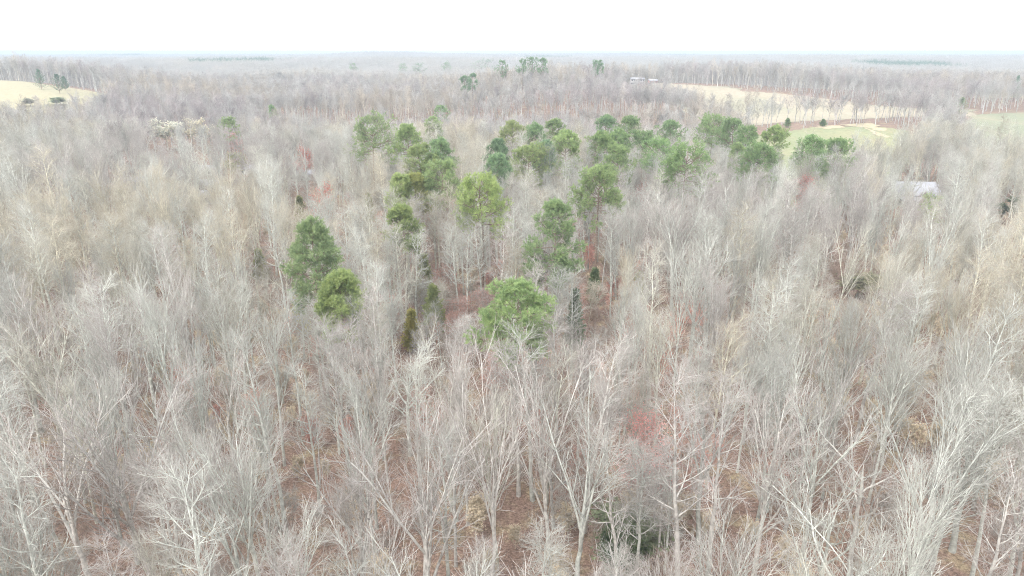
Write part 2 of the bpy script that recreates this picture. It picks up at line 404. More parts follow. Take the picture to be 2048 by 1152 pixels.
FM = {'hay_field': field_mat("dry_hay_grass", (0.335,0.30,0.20), (0.285,0.27,0.18), .58),
      'pasture': field_mat("pale_pasture", (0.34,0.295,0.225), (0.28,0.265,0.195), .54),
      'meadow': field_mat("spring_meadow", (0.295,0.27,0.165), (0.23,0.25,0.142), .43),
      'grass_slope': field_mat("green_slope", (0.275,0.25,0.175), (0.215,0.23,0.155), .42),
      'far_field': field_mat("far_pasture", (0.38,0.315,0.235), (0.31,0.285,0.20), .6)}
def poly_sheet(name, poly, mat, dz, cell=3.0, jag=2.6):
    mn, mx = poly.min(0), poly.max(0)
    xs = np.arange(mn[0]-cell, mx[0]+cell*2, cell); ys = np.arange(mn[1]-cell, mx[1]+cell*2, cell)
    X, Y = np.meshgrid(xs, ys); nx = len(xs)
    jx = np.sin(Y*.21+X*.05)*jag + np.sin(Y*.07)*jag*2
    cx = (X[:-1, :-1]+X[1:, 1:])/2 + jx[:-1, :-1]; cy = (Y[:-1, :-1]+Y[1:, 1:])/2 + jx[:-1, :-1]*.7
    m = in_poly(cx.ravel(), cy.ravel(), poly)
    a = (np.arange(len(ys)-1)[:, None]*nx + np.arange(nx-1)[None]).ravel()[m]
    Q = np.stack([a, a+1, a+1+nx, a+nx], 1); used, inv = np.unique(Q, return_inverse=True)
    V = np.c_[X.ravel(), Y.ravel(), terrain(X.ravel(), Y.ravel())+dz][used]
    me = mesh_np(name, V, inv.reshape(-1, 4)); me.materials.append(mat)
    me.polygons.foreach_set("use_smooth", [True]*len(me.polygons)); return me
for k, p in FIELDS.items(): setting(k, poly_sheet(k, p, FM[k], .12))
# pale worn soil on the meadow
M_SOIL = field_mat("pale_soil", (0.44,0.375,0.26), (0.37,0.32,0.22), .5)
for us in ([(1635,253),(1680,252),(1690,256),(1650,259),(1630,256)], [(1680,250),(1735,247),(1765,252),(1740,257),(1700,254)],
           [(1740,255),(1775,258),(1770,263),(1745,260)], [(1730,258),(1740,259),(1785,274),(1775,278),(1755,270)]):
    pts = np.array([ground_hit(u, v)[:2] for u, v in us])
    setting("bare_soil_patch", poly_sheet("bare_soil_patch", pts, M_SOIL, .2, 1.5, .6))

# ------------------------------------------------------------------ evergreens and coloured trees where the photograph has them
keep = []      # (u0, u1, v_top, v_bottom, y, x): crowns that stay mostly in sight
placed = []    # (x, y, radius)
lands = []     # (u, v, phrase)
GREEN = (0.35, 0.44, 0.215)
PINE_BARK = (0.22, 0.16, 0.13)
PINES = [ # u, v top, v bottom, width, height, green shift, label, phrase
 (620,430,600,98,24,(1,1,1.1),"tall full pine at the middle, its lower boughs hanging in tiers","the tall tiered pine"),
 (672,545,650,85,19,(1.05,1,.9),"shorter ragged pine just below the tall tiered pine","the ragged pine"),
 (1030,574,702,132,20,(1,1.02,1),"broad rounded pine with a lopsided crown, lowest and widest of the pines","the broad rounded pine"),
 (1118,403,545,88,24,(1,1.03,1.1),"tall narrow pine standing alone among pale poplar stems","the tall narrow pine"),
 (1200,338,425,88,23,(1,1,1),"bushy pine with layered flat boughs on its own above the poplars","the layered pine"),
 (960,348,462,95,24,(1.12,1.08,.92),"yellow green pine, palest of the pines, with trailing lower boughs","the yellow green pine"),
 (803,412,478,56,19,(1.05,1,.9),"small oval pine below a cluster of larger pines","the small oval pine"),
 (883,325,398,74,22,(1,1,1),"dense round pine at the front of the cluster on the slope","the dense round pine"),
 (797,350,415,50,20,(1.1,1.03,.95),"narrow light green pine at the near edge of the cluster","the narrow light pine"),
 (830,345,400,46,20,(1.2,1.0,.8),"olive tinged pine squeezed between two greener pines","the olive pine"),
 (815,250,318,55,25,(1.05,1.05,1),"high pointed pine at the head of the cluster","the pointed pine"),
 (842,292,340,55,23,(1.1,1.05,1),"bright pine leaning out below the pointed pine","the bright pine"),
 (740,240,312,84,25,(1,1,1.05),"large open pine with separate boughs spread wide, standing apart","the open pine"),
 (880,280,335,62,23,(.85,.92,1),"dark green pine behind the dense round pine","the dark pine"),
 (862,308,352,40,21,(1.1,1.05,1),"small fresh green pine filling the gap inside the cluster",None),
 (1055,295,355,62,22,(1.05,1,.95),"squat rounded pine on a bare stem in the middle row","the squat pine"),
 (990,306,352,48,22,(.8,.9,1.05),"dark narrow pine beside the squat pine","the dark narrow pine"),
 (1000,278,308,42,23,(.8,.9,1.1),"thin see-through pine rising above the dark narrow pine",None),
 (1090,280,322,36,23,(.8,.9,1.1),"slim grey green pine between two fuller pines",None),
 (1135,266,338,64,24,(1.05,1.05,1),"tall full pine second in the middle row beside the slim pine","the middle row pine"),
 (1022,247,272,52,22,(1.1,1,.9),"low yellowish pine crown peeping over tan bare trees",None),
 (1070,249,268,42,22,(.85,.95,1),"dark flat pine crown beside the low yellowish one",None),
 (1110,241,262,42,22,(1,1.02,1),"small tilted pine crown at the end of the far row",None),
 (1235,291,335,54,22,(1,1.02,1),"thin pine with bare twigs crossing it, under the big grove",None),
 (1210,233,262,42,24,(.82,.92,1.05),"dark pine crown at the near corner of the big grove",None),
 (1262,236,275,52,24,(.9,.95,1),"full round pine at the top of the big grove","the grove"),
 (1205,264,292,46,22,(.95,1,.9),"low green pine under the corner of the big grove",None),
 (1238,262,300,46,22,(.9,.96,.95),"pine in the thick of the big grove behind the thin pine",None),
 (1290,266,305,56,22,(.85,.93,.95),"wide dark pine in the lower half of the big grove",None),
 (1342,245,285,50,23,(.85,.93,1),"separate round pine between the two groves",None),
 (1328,282,332,62,22,(.9,1,1),"pine with dense dark crown below the separate round pine",None),
 (1372,300,368,98,23,(.95,1.03,1),"broad dome shaped pine at the front of the grove","the dome shaped pine"),
 (1425,236,280,62,24,(.95,1,1),"high pine at the start of the far ridge of pines","the ridge pines"),
 (1468,243,292,58,24,(.9,.98,1),"second pine of the ridge, its crown merging with the first",None),
 (1497,258,300,52,23,(.9,.97,1),"third pine of the ridge, lower than the two before it",None),
 (1550,253,308,46,24,(1.1,1.08,1),"lone open pine at the meadow corner with light showing through","the meadow corner pine"),
 (1527,290,348,62,22,(.92,1,1),"heavy dark pine below the meadow corner pine",None),
 (1480,285,310,30,20,(1,1,1),"scrappy little pine tucked under the ridge pines",None),
 (1628,275,315,52,22,(.9,1,1),"first of two pines side by side below the meadow","the meadow pines"),
 (1676,281,330,58,22,(.9,1,.95),"second of two pines below the meadow, drooping to one side",None),
 (883,212,238,26,24,(.9,1,1),"small mushroom topped pine alone in the grey wood",None),
 (865,233,272,36,24,(1,1,1),"thin pine half hidden by bare twigs near the mushroom topped one",None),
 (455,238,264,36,20,(1,1,1),"slanting pine top above the red flowering tree","the slanting pine"),
 (545,210,228,14,21,(.9,1,1),"tiny pine tip showing over the grey wood",None),
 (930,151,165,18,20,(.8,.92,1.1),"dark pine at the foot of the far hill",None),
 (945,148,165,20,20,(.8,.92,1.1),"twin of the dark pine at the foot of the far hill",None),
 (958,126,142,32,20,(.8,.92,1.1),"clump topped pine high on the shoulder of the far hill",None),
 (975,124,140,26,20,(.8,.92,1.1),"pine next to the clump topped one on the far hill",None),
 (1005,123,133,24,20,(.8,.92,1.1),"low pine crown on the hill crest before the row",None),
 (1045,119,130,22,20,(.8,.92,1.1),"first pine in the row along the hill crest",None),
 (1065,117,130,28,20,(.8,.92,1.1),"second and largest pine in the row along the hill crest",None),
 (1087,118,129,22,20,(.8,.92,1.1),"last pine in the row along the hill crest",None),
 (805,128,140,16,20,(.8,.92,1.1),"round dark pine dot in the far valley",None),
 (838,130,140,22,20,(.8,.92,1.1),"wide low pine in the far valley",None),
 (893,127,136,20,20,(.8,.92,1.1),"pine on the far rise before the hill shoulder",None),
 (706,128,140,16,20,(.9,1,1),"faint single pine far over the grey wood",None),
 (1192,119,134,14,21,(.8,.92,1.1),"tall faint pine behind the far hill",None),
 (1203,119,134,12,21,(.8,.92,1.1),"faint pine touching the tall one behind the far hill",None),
]
def occupy(x, y, r, u=None, vt=None, vb=None, w=None):
    placed.append((x, y, r))
    if u is not None: keep.append((u-w*.5, u+w*.5, vt, vb, y, x))
def add_evergreen(i, kind, u, vt, vb, w, H, sh, label, phrase, group):
    if vt < 152 and kind == 'pine': H += 4.5
    x, y, z = place_top(u, vt, H + (1.0 if kind == 'pine' else .2)); d = project(x, y, z+H*.8)[2]
    R0 = w*.60*d/F_
    # share of bare trunk from the crown's lower edge
    zb = at_y(u, vb, y - R0*.4)[1]
    cb = float(np.clip((zb - z)/H - .05, .18, .66))
    rz = random.random()*6.28
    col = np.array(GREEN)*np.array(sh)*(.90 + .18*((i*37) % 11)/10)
    if kind == 'pine':
        lod = 0 if y < 260 else 1
        tr, cr, nd = pine_tree(100+i, H, R0*1.02, cb, lop=.18 if i % 3 == 0 and i > 6 else .04, dens=1.15 if w > 60 else 1, lod=lod, cone=(.75 if i != 3 else .3) if i in (0, 3, 10) else (.25 if i % 4 == 1 else 0))
        o = root("pine_tree", label, "pine tree", (x, y, z), rz, group=group)
        tr.join(cr)
        part("trunk", tr.mesh("pine_trunk", M_BARK), o, PINE_BARK)
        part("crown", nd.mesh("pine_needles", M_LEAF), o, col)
    else:
        tr, cr = cedar_tree(300+i, H, R0*1.3)
        o = root("cedar_tree", label, "cedar tree", (x, y, z), rz, group=group)
        part("trunk", tr.mesh("cedar_trunk", M_BARK), o, (.24,.18,.15))
        part("crown", cr.mesh("cedar_leaves", M_LEAF), o, col)
    occupy(x, y, max(R0*.75, 1.8), u, vt, vb, w)
    if phrase: lands.append((u, (vt+vb)/2, phrase))
for i, (u, vt, vb, w, H, sh, label, phrase) in enumerate(PINES):
    add_evergreen(i, 'pine', u, vt, vb, w, H, sh, label, phrase, "green pines among the bare trees")
CEDARS = [
 (598,392,432,42,13,(1,.82,.9),"dark pointed cedar just above the tall tiered pine","the pointed cedar"),
 (736,385,412,26,12,(1,.85,.8),"little cedar between the pines, half lost in twigs","the little cedar"),
 (847,508,552,42,10,(1.05,.9,.75),"neat conical cedar in the hollow among grey stems","the conical cedar"),
 (865,567,630,52,10,(1.0,.88,.8),"ragged wide cedar right below the conical cedar","the wide cedar"),
 (822,620,655,30,7,(1.3,.95,.7),"small yellowing cedar at the foot of the wide cedar",None),
 (1152,580,655,40,11,(.6,.62,.75),"very dark cedar behind a white sapling stem","the very dark cedar"),
 (592,572,615,34,9,(1.5,1.05,.7),"thin yellow green cedar beside the ragged pine",None),
 (515,498,530,26,7,(1.1,.9,.9),"faint small cedar among the poles near the tall tiered pine",None),
 (1280,545,572,26,6,(1.1,.85,.9),"stubby cedar in a gap of brown leaves",None),
 (1190,538,560,24,7,(.8,.8,.9),"small dull cedar beyond the very dark cedar",None),
 (75,138,162,24,14,(.55,.66,.9),"blackish cedar at the top edge of the hay field","the field edge cedars"),
 (112,148,168,26,13,(.55,.66,.9),"wide blackish cedar further along the hay field edge",None),
 (126,152,168,16,10,(.55,.66,.9),"small blackish cedar hugging the wide one by the hay field",None),
 (1576,238,250,12,5,(.8,.85,.8),"small round cedar on the fence line above the meadow",None),
 (1647,240,250,10,4,(.8,.85,.8),"cedar under the tree row above the meadow",None),
 (1925,195,216,30,13,(.9,.9,1),"grey green cedar in the far field corner",None),
 (2038,150,185,20,20,(.6,.75,1),"tall blue green cedar at the far edge of the wood",None),
]
for i, (u, vt, vb, w, H, sh, label, phrase) in enumerate(CEDARS):
    add_evergreen(i, 'cedar', u, vt, vb, w, H, sh, label, phrase, "dark cedars")

# flowering and budding trees: bare branches with a haze of small buds
def budding(i, name, u, vt, w, H, col, label, phrase, cat, size=.10, n=5, form='small', bark=(.36,.31,.29)):
    if cat == 'maple tree': col = tuple(c*.72 + g_*.28 for c, g_ in zip(col, (.62, .44, .40)))
    x, y, z = place_top(u, vt, H); d = project(x, y, z+H*.7)[2]; Rw = w*(.66 if cat == 'maple tree' else .5)*d/F_
    tr, cr = bare_tree(500+i, form, H, 0)
    V = cr.arrays()[0]; rg = np.random.default_rng(900+i)
    sx = Rw/max(np.percentile(np.hypot(V[:,0], V[:,1]), 93), .5)
    hi = V[V[:,2] > H*.35]; pts = hi[rg.choice(len(hi), min(len(hi), 3200), replace=False)]
    bv, bt = blades(rg, pts, unit(rg.normal(0, 1, pts.shape)), n, size, size*.8, 1.0, 0)
    bud = Geo(); bud.add(bv, None, bt)
    o = root(name, label, cat, (x, y, z), rg.random()*6.28, (sx, sx, 1))
    part("trunk", tr.mesh(name+"_trunk", M_BARK), o, bark)
    c = part("crown", cr.mesh(name+"_twigs", M_TWIG), o, bark)
    part("blossom", bud.mesh(name+"_buds", M_LEAF), c, col)
    occupy(x, y, Rw*.6, u, vt, vt + w*(1.5 if name == 'blossom_tree' else .8), w)
    if phrase: lands.append((u, vt + w*.4, phrase))
RED = (.72, .29, .24); PINK = (.82, .34, .33)
BUDS = [
 (1290,818,95,14,PINK,"bright pinkish red budding maple low in the wood, the most vivid of the reds","the vivid red maple",.10,3),
 (1320,880,80,10,(.40,.17,.18),"muted red maple under the vivid one",None,.10,2),
 (640,374,42,15,RED,"orange red budding maple above the tall tiered pine","the upper red maple",.16,5),
 (893,390,34,15,RED,"small red maple in front of the dense round pine","the small red maple",.16,5),
 (700,390,30,13,(.42,.20,.18),"pale red maple behind the poles",None,.14,2),
 (930,590,60,8,(.40,.16,.12),"rusty red bush-like maple beside the wide cedar","the rusty maple",.09,1),
 (972,575,60,9,(.42,.20,.18),"faded red maple behind the broad rounded pine",None,.09,1),
 (905,620,40,8,(.42,.20,.15),"thin rust coloured maple below the wide cedar",None,.11,2),
 (605,292,36,14,(.66,.24,.20),"low red maple near pale roofs","the red maple by the roofs",.18,2),
 (468,264,34,14,(.70,.26,.22),"red flowering tree beneath the slanting pine","the red flowering tree",.18,3),
 (1612,350,44,15,(.56,.26,.24),"dusky red maple on the slope near the metal roofed house","the dusky red maple",.18,3),
 (1212,350,28,14,(.42,.15,.12),"rust red maple crown beside the layered pine",None,.18,3),
 (1062,352,24,14,(.48,.16,.13),"small red maple under the squat pine",None,.18,3),
 (1285,360,30,14,(.42,.17,.15),"dull red maple near the dome shaped pine",None,.18,3),
 (855,385,30,13,(.44,.2,.12),"orange brown maple between the dense round pine and the olive pine",None,.16,3),
 (1140,440,36,13,(.42,.2,.17),"blush red maple beside the tall narrow pine",None,.13,2),
 (880,525,44,10,(.40,.18,.14),"reddish maple near the conical cedar",None,.12,2),
 (1000,720,50,9,(.40,.2,.17),"reddish understorey maple below the broad rounded pine",None,.10,2),
]
for i, (u, vt, w, H, col, label, phrase, size, n) in enumerate(BUDS):
    budding(i, "red_maple", u, vt, w, H, col, label, phrase, "maple tree", size, n)
budding(60, "blossom_tree", 325, 232, 66, 17, (.86,.84,.76), "larger of two domed trees in cream blossom", "the cream blossom trees", "blossom tree", .30, 11, 'oak', (.5,.46,.4))
budding(61, "blossom_tree", 397, 234, 52, 17, (.86,.81,.70), "smaller domed blossom tree, yellowish along its rim", None, "blossom tree", .30, 11, 'oak', (.5,.46,.4))
for i, (u, vt, w, H, label) in enumerate([(1235,1030,150,4,"dark green evergreen holly under the bare branches at the bottom edge"),
        (1720,545,80,5,"olive green thicket in the middle of the bare wood"), (2035,395,60,8,"green leafed bush at the far side of the metal roofed house"),
        (58,196,22,5,"lone round bush in the hay field"), (110,196,30,5,"pale green bush on the hay field's near edge"),
        (1250,1060,90,5,"low green shrub beneath the evergreen holly")]):
    budding(80+i, "evergreen_shrub", u, vt, w, H, [(.27,.31,.19),(.34,.34,.22),(.24,.3,.2),(.34,.35,.28),(.4,.45,.3),(.14,.18,.1)][i], label, "the evergreen holly" if i == 0 else None, "shrub", .17, 2 if i < 2 else 4, 'small', (.3,.27,.23))
budding(95, "budding_willow", 1870, 385, 55, 12, (.38,.50,.20), "yellow green tree coming into leaf beside the metal roofed house", None, "leafing tree", .16, 2, 'small')
budding(96, "budding_willow", 465, 305, 50, 11, (.40,.42,.22), "yellowish tree coming into leaf near the red flowering tree", None, "leafing tree", .18, 2, 'small')

# ------------------------------------------------------------------ buildings
def box(g, x0, x1, y0, y1, z0, z1):
    V = [(x0,y0,z0),(x1,y0,z0),(x1,y1,z0),(x0,y1,z0),(x0,y0,z1),(x1,y0,z1),(x1,y1,z1),(x0,y1,z1)]
    g.add(V, [(0,3,2,1),(4,5,6,7),(0,1,5,4),(1,2,6,5),(2,3,7,6),(3,0,4,7)])
M_GLASS = plain("window_glass", (.06,.07,.08), .2, 1, .15)
def metal(name, col):
    m, nt, b = new_mat(name, .45); tc = nt.nodes.new("ShaderNodeTexCoord")
    w = nt.nodes.new("ShaderNodeTexWave"); w.inputs["Scale"].default_value = 1.4; w.inputs["Distortion"].default_value = .1
    nt.links.new(tc.outputs["Object"], w.inputs["Vector"]); n = noise(nt, .6, 5, tc.outputs["Object"])
    r = ramp(nt, n.outputs["Fac"], [(.3, tuple(c*.82 for c in col)), (.7, col)])
    r2 = ramp(nt, w.outputs["Fac"], [(0, (.86,.86,.86)), (.4, (1,1,1))])
    nt.links.new(mixc(nt, 1.0, r.outputs[0], r2.outputs[0], 'MULTIPLY'), b.inputs["Base Color"]); return m
def house(name, label, cat, x, y, rz, w, dp, hw, hr, wall, roof, hip=0.0, nwin=4, storeys=1, chimney=False, porch=False):
    z = tz(x, y); o = root(name, label, cat, (x, y, z), rz)
    g = Geo(); box(g, -w/2, w/2, -dp/2, dp/2, -1.5, hw)
    # gable triangles
    if hip == 0:
        for sx in (-1, 1):
            g.add([(sx*w/2, -dp/2, hw), (sx*w/2, dp/2, hw), (sx*w/2, 0, hw+hr)], None, [(0,1,2)])
    part("wall", g.mesh("house_wall", wall), o)
    e = .45; r = Geo(); hx = w/2+e - hip; t = .14; sl_ = hr/(dp/2)
    zb = hw - e*sl_
    for dz, flip in ((0.02, False), (t, True)):
        pass
    top = [(-w/2-e,-dp/2-e,zb),(w/2+e,-dp/2-e,zb),(hx,0,hw+hr),(-w/2-e+(hip and 0),0,hw+hr),(w/2+e,dp/2+e,zb),(-w/2-e,dp/2+e,zb)]
    V = [(a, b_, c+t) for a, b_, c in top] + [(a, b_, c+.02) for a, b_, c in top]
    Q = [(0,1,2,3),(3,2,4,5),(9,8,7,6),(11,10,8,9),(0,6,7,1),(4,10,11,5),(5,11,9,3),(3,9,6,0)]
    T = [(1,4,2),(7,8,10)]
    r.add(V, Q, T if hip else [(1,7,8),(1,8,2),(2,8,10),(2,10,4)])
    rf = part("roof", r.mesh("house_roof", roof), o)
    if chimney:
        c = Geo(); box(c, w*.2, w*.2+.8, -.4, .4, hw+hr*.4, hw+hr+1.0); part("chimney", c.mesh("chimney", M_BRICK), rf)
    for s in range(storeys):
        zb2 = .9 + s*2.8
        for k in range(nwin):
            xc = -w/2 + w*(k+.5)/nwin
            if s == 0 and k == nwin//2:
                d_ = Geo(); box(d_, xc-.5, xc+.5, -dp/2-.06, -dp/2+.02, 0, 2.1); part("door", d_.mesh("door", M_DOOR), o); continue
            fr = Geo(); box(fr, xc-.65, xc+.65, -dp/2-.05, -dp/2+.02, zb2-.1, zb2+1.3)
            f = part("window", fr.mesh("window_frame", M_WHITE), o)
            p = Geo(); box(p, xc-.55, xc+.55, -dp/2-.08, -dp/2-.052, zb2, zb2+1.2); part("pane", p.mesh("pane", M_GLASS), f)
    if porch:
        p = Geo(); zz = hw-.35
        p.add([(-w/2*.9,-dp/2-.05,zz),(w/2*.7,-dp/2-.05,zz),(w/2*.7,-dp/2-3,zz-.8),(-w/2*.9,-dp/2-3,zz-.8),
               (-w/2*.9,-dp/2-.05,zz-.1),(w/2*.7,-dp/2-.05,zz-.1),(w/2*.7,-dp/2-3,zz-.9),(-w/2*.9,-dp/2-3,zz-.9)],
              [(0,3,2,1),(4,5,6,7),(3,7,6,2),(0,4,7,3),(1,2,6,5)])
        part("porch_roof", p.mesh("porch_roof", roof), o)
        for k in range(5):
            xx = -w/2*.88 + k*(w*.78/4); q = Geo(); box(q, xx-.07, xx+.07, -dp/2-2.9, -dp/2-2.76, -1, zz-.88)
            part("porch_post", q.mesh("porch_post", M_WHITE), o)
    placed.append((x, y, w*.6)); return o
M_WHITE = plain("white_paint", (.58,.58,.57), .05); M_BRICK = plain("red_brick", (.42,.17,.13), .2, 4)
M_DOOR = plain("door_paint", (.25,.2,.17), .1); M_GREYWALL = plain("grey_siding", (.42,.42,.42), .08)
M_WROOF = metal("white_metal_roof", (.36,.36,.385)); M_GROOF = metal("grey_metal_roof", (.38,.38,.41)); M_RROOF = metal("faded_red_roof", (.66,.30,.26))
M_TANWALL = plain("tan_siding", (.50,.44,.36), .1)
def spot(u, v): x, y, z = ground_hit(u, v); return x, y
glimpses = []      # roofs half screened by twigs
x, y = at_y(1832, 395, 214)[0], 214.0
house("house", "white metal roofed house with porch seen through the bare trees beyond the maples", "house", x, y, radians(-4), 17.5, 10, 3.4, 3.2, M_GREYWALL, M_WROOF, hip=4.5, nwin=6, porch=True)
lands.append((1832, 375, "the metal roofed house")); 
x = (1272-1024)/1413*690; house("farmhouse", "long white two storey farmhouse behind the crest of the pasture", "farmhouse", x, 690, 0, 13, 7, 5.2, 1.3, M_GREYWALL, M_WROOF, nwin=6, storeys=2)
keep.append((1255, 1296, 150, 168, 686, x))
x = (1303-1024)/1413*682; house("brick_outbuilding", "low red brick building beside the white farmhouse", "outbuilding", x, 682, 0, 8, 6, 2.6, 1.2, M_BRICK, M_GROOF, nwin=3)
keep.append((1285, 1320, 158, 170, 676, x))
for i, (u, v, w, name, label, wall, roof, yy) in enumerate([
  (142,318,9,"shed","small shed with faded red roof hidden in the wood","tan","red",232),
  (262,342,10,"shed","lavender grey roofed shed among bare trees, below the cream blossom trees","grey","grey",228),
  (392,300,12,"cabin","grey roofed cabin just under the smaller cream blossom tree","white","white",262),
  (418,338,9,"shed","grey roofed shed further down from the grey roofed cabin","grey","grey",226),
  (497,290,10,"cabin","pale cabin right of the red flowering tree","white","grey",272),
  (600,306,12,"cabin","long low cabin with grey roof by the low red maple","white","grey",255),
  (380,366,11,"trailer_home","long narrow white trailer home seen through the twigs","white","white",205)]):
    x = (u-1024)/F_*yy*1.0/(ray(u, v)[1]); h_ = {'white': M_WHITE, 'grey': M_GREYWALL, 'tan': M_TANWALL}[wall]
    house(name, label, name.replace('_', ' '), x, yy, radians(random.uniform(-25, 25)), w, 5, 2.5, 1.1, h_, {'red': M_RROOF, 'grey': M_GROOF, 'white': M_GROOF}[roof], nwin=3)
    _, vv, _ = project(x, yy, tz(x, yy)+3); glimpses.append((u-14, u+14, vv-6, vv+10, yy-3, x))
# wire fence posts along the meadow's top edge, a gate by its corner
g_o = root("field_gate", "pale metal field gate at the top corner of the meadow", "gate", (0,0,0))
gx, gy, gz = ground_hit(1562, 251); g_o.location = (gx, gy, gz)
for sx in (0, 1):
    g = Geo(); box(g, sx*4.2-.09, sx*4.2+.09, -.09, .09, -.3, 1.9); part("gate_post", g.mesh("gate_post", M_WHITE), g_o)
g = Geo()
for k in range(5): box(g, .09, 4.11, -.03, .03, .3+k*.3, .36+k*.3)
part("gate_panel", g.mesh("gate_panel", M_WHITE), g_o)

# ------------------------------------------------------------------ bare trees
def tint_of(x, y, r):
    """bark colours drift through the wood in patches"""
    a = sin(x/31.0 + 1.7*sin(y/47.0)) + .6*sin(y/23.0 + x/60.0); a += r.gauss(0, .8)
    pal = [(.448,.425,.375), (.435,.427,.398), (.425,.39,.372), (.475,.43,.355), (.48,.475,.445)]
    if a < -1.0: c = pal[3]
    elif a < -.1: c = pal[0]
    elif a < .9: c = pal[1]
    else: c = pal[2]
    if r.random() < .10: c = pal[4]
    k = r.uniform(.78, 1.16)*(1 if y < 250 else r.uniform(.82, 1.1))
    if y > 300: c = (c[0]*.965, c[1]*.94, c[2]*.985)
    return tuple(v*k for v in c)
VARS = [('spread',20),('spread',22),('spread',18),('oak',19),('oak',17),('fan',20),('fan',18),('fan',21),
        ('pole',20),('pole',22),('pole',18),('pole',21),('small',9),('small',7),
        ('spread',21),('spread',19),('oak',18),('fan',20),('fan',17),('pole',19),('pole',20),('spread',20)]
FORMS = {}
for i, (f, H) in enumerate(VARS): FORMS.setdefault(f, []).append(i)
full = [bare_tree(40+i, f, H, 0) for i, (f, H) in enumerate(VARS)]
trunk_me = [t.mesh("bare_tree_trunk", M_BARK) for t, c in full]; crown_me = [c.mesh("bare_tree_crown", M_TWIG) for t, c in full]
col_full = bpy.data.collections.new("tree_shapes"); col_lod = bpy.data.collections.new("tree_shapes_far"); col_grove = bpy.data.collections.new("grove_shapes")
def slots(g, me, first):
    """faces made of the first geometry (the wood of the trunk) keep slot 0, the others slot 1"""
    V, Q, T = g.arrays(); mi = np.r_[(Q.max(1) >= first) if len(Q) else [], (T.max(1) >= first) if len(T) else []].astype(np.int32)
    me.polygons.foreach_set("material_index", mi)
def merged(name, geos, col, mats=None):
    g = Geo()
    for q in geos: g.join(q)
    me = g.mesh(name, M_BARK, M_TWIG); slots(g, me, geos[0].n)
    o = bpy.data.objects.new(name, me); col.objects.link(o); return o
for i, (t, c) in enumerate(full): merged("tree_shape.%03d" % i, (t, c), col_full)
LODV = []
for i, (f, H) in enumerate([('spread',20),('spread',18),('oak',18),('fan',20),('fan',19),('pole',21),('pole',19),('fan',17)]):
    merged("far_tree_shape.%03d" % i, bare_tree(200+i, f, H, 1), col_lod); LODV.append((f, H))
for i in range(3):
    g = Geo(); rg = np.random.default_rng(70+i); base = [bare_tree(700+i*5+k, f, H, 2) for k, (f, H) in enumerate([('fan',19),('oak',17),('spread',18),('fan',16)])]
    pts = [(a, b) for a in range(-2, 3) for b in range(-2, 3)]
    for k, (a, b) in enumerate(pts):
        t, c = base[rg.integers(len(base))]; ox, oy = np.array([a, b])*6.2 + rg.uniform(-2, 2, 2); th = rg.random()*6.28; s = rg.uniform(.8, 1.12)
        for q in (t, c):
            V, Q, T = q.arrays(); V = V*s; X = V[:,0]*cos(th)-V[:,1]*sin(th)+ox; Y = V[:,0]*sin(th)+V[:,1]*cos(th)+oy
            g.add(np.c_[X, Y, V[:,2]], Q, T)
    o = bpy.data.objects.new("grove_shape.%03d" % i, g.mesh("grove", M_TWIG)); col_grove.objects.link(o)

def scatter(name, pts, col, kind='stuff'):
    """pts rows: x y z rot sx sz idx r g b ; one stuff object that carries many far trees"""
    pts = np.array(pts, float); me = bpy.data.meshes.new(name); me.vertices.add(len(pts))
    me.vertices.foreach_set("co", pts[:, :3].astype(np.float32).ravel())
    def at(nm, typ, arr, key):
        a = me.attributes.new(nm, typ, 'POINT'); a.data.foreach_set(key, np.ascontiguousarray(arr).ravel())
    n = len(pts); at("rot", 'FLOAT_VECTOR', np.c_[rng.normal(0, .04, (n, 2)), pts[:,3]].astype(np.float32), "vector")
    at("scl", 'FLOAT_VECTOR', np.c_[pts[:,4], pts[:,4], pts[:,5]].astype(np.float32), "vector")
    at("idx", 'INT', pts[:,6].astype(np.int32), "value"); at("tint", 'FLOAT_VECTOR', pts[:,7:10].astype(np.float32), "vector")
    o = setting(name, me, kind)
    ng = bpy.data.node_groups.new(name, 'GeometryNodeTree')
    ng.interface.new_socket("Geometry", in_out='INPUT', socket_type='NodeSocketGeometry'); ng.interface.new_socket("Geometry", in_out='OUTPUT', socket_type='NodeSocketGeometry')
    N = ng.nodes; gi = N.new("NodeGroupInput"); go = N.new("NodeGroupOutput"); ip = N.new("GeometryNodeInstanceOnPoints"); ci = N.new("GeometryNodeCollectionInfo")
    ci.inputs["Collection"].default_value = col; ci.inputs["Separate Children"].default_value = True; ci.inputs["Reset Children"].default_value = True
    ip.inputs["Pick Instance"].default_value = True; L = ng.links
    L.new(gi.outputs[0], ip.inputs["Points"]); L.new(ci.outputs[0], ip.inputs["Instance"])
    for nm, typ, sock in (("rot", 'FLOAT_VECTOR', "Rotation"), ("scl", 'FLOAT_VECTOR', "Scale"), ("idx", 'INT', "Instance Index")):
        a = N.new("GeometryNodeInputNamedAttribute"); a.data_type = typ; a.inputs[0].default_value = nm; L.new(a.outputs[0], ip.inputs[sock])
    L.new(ip.outputs[0], go.inputs[0]); md = o.modifiers.new("trees", 'NODES'); md.node_group = ng
    return o

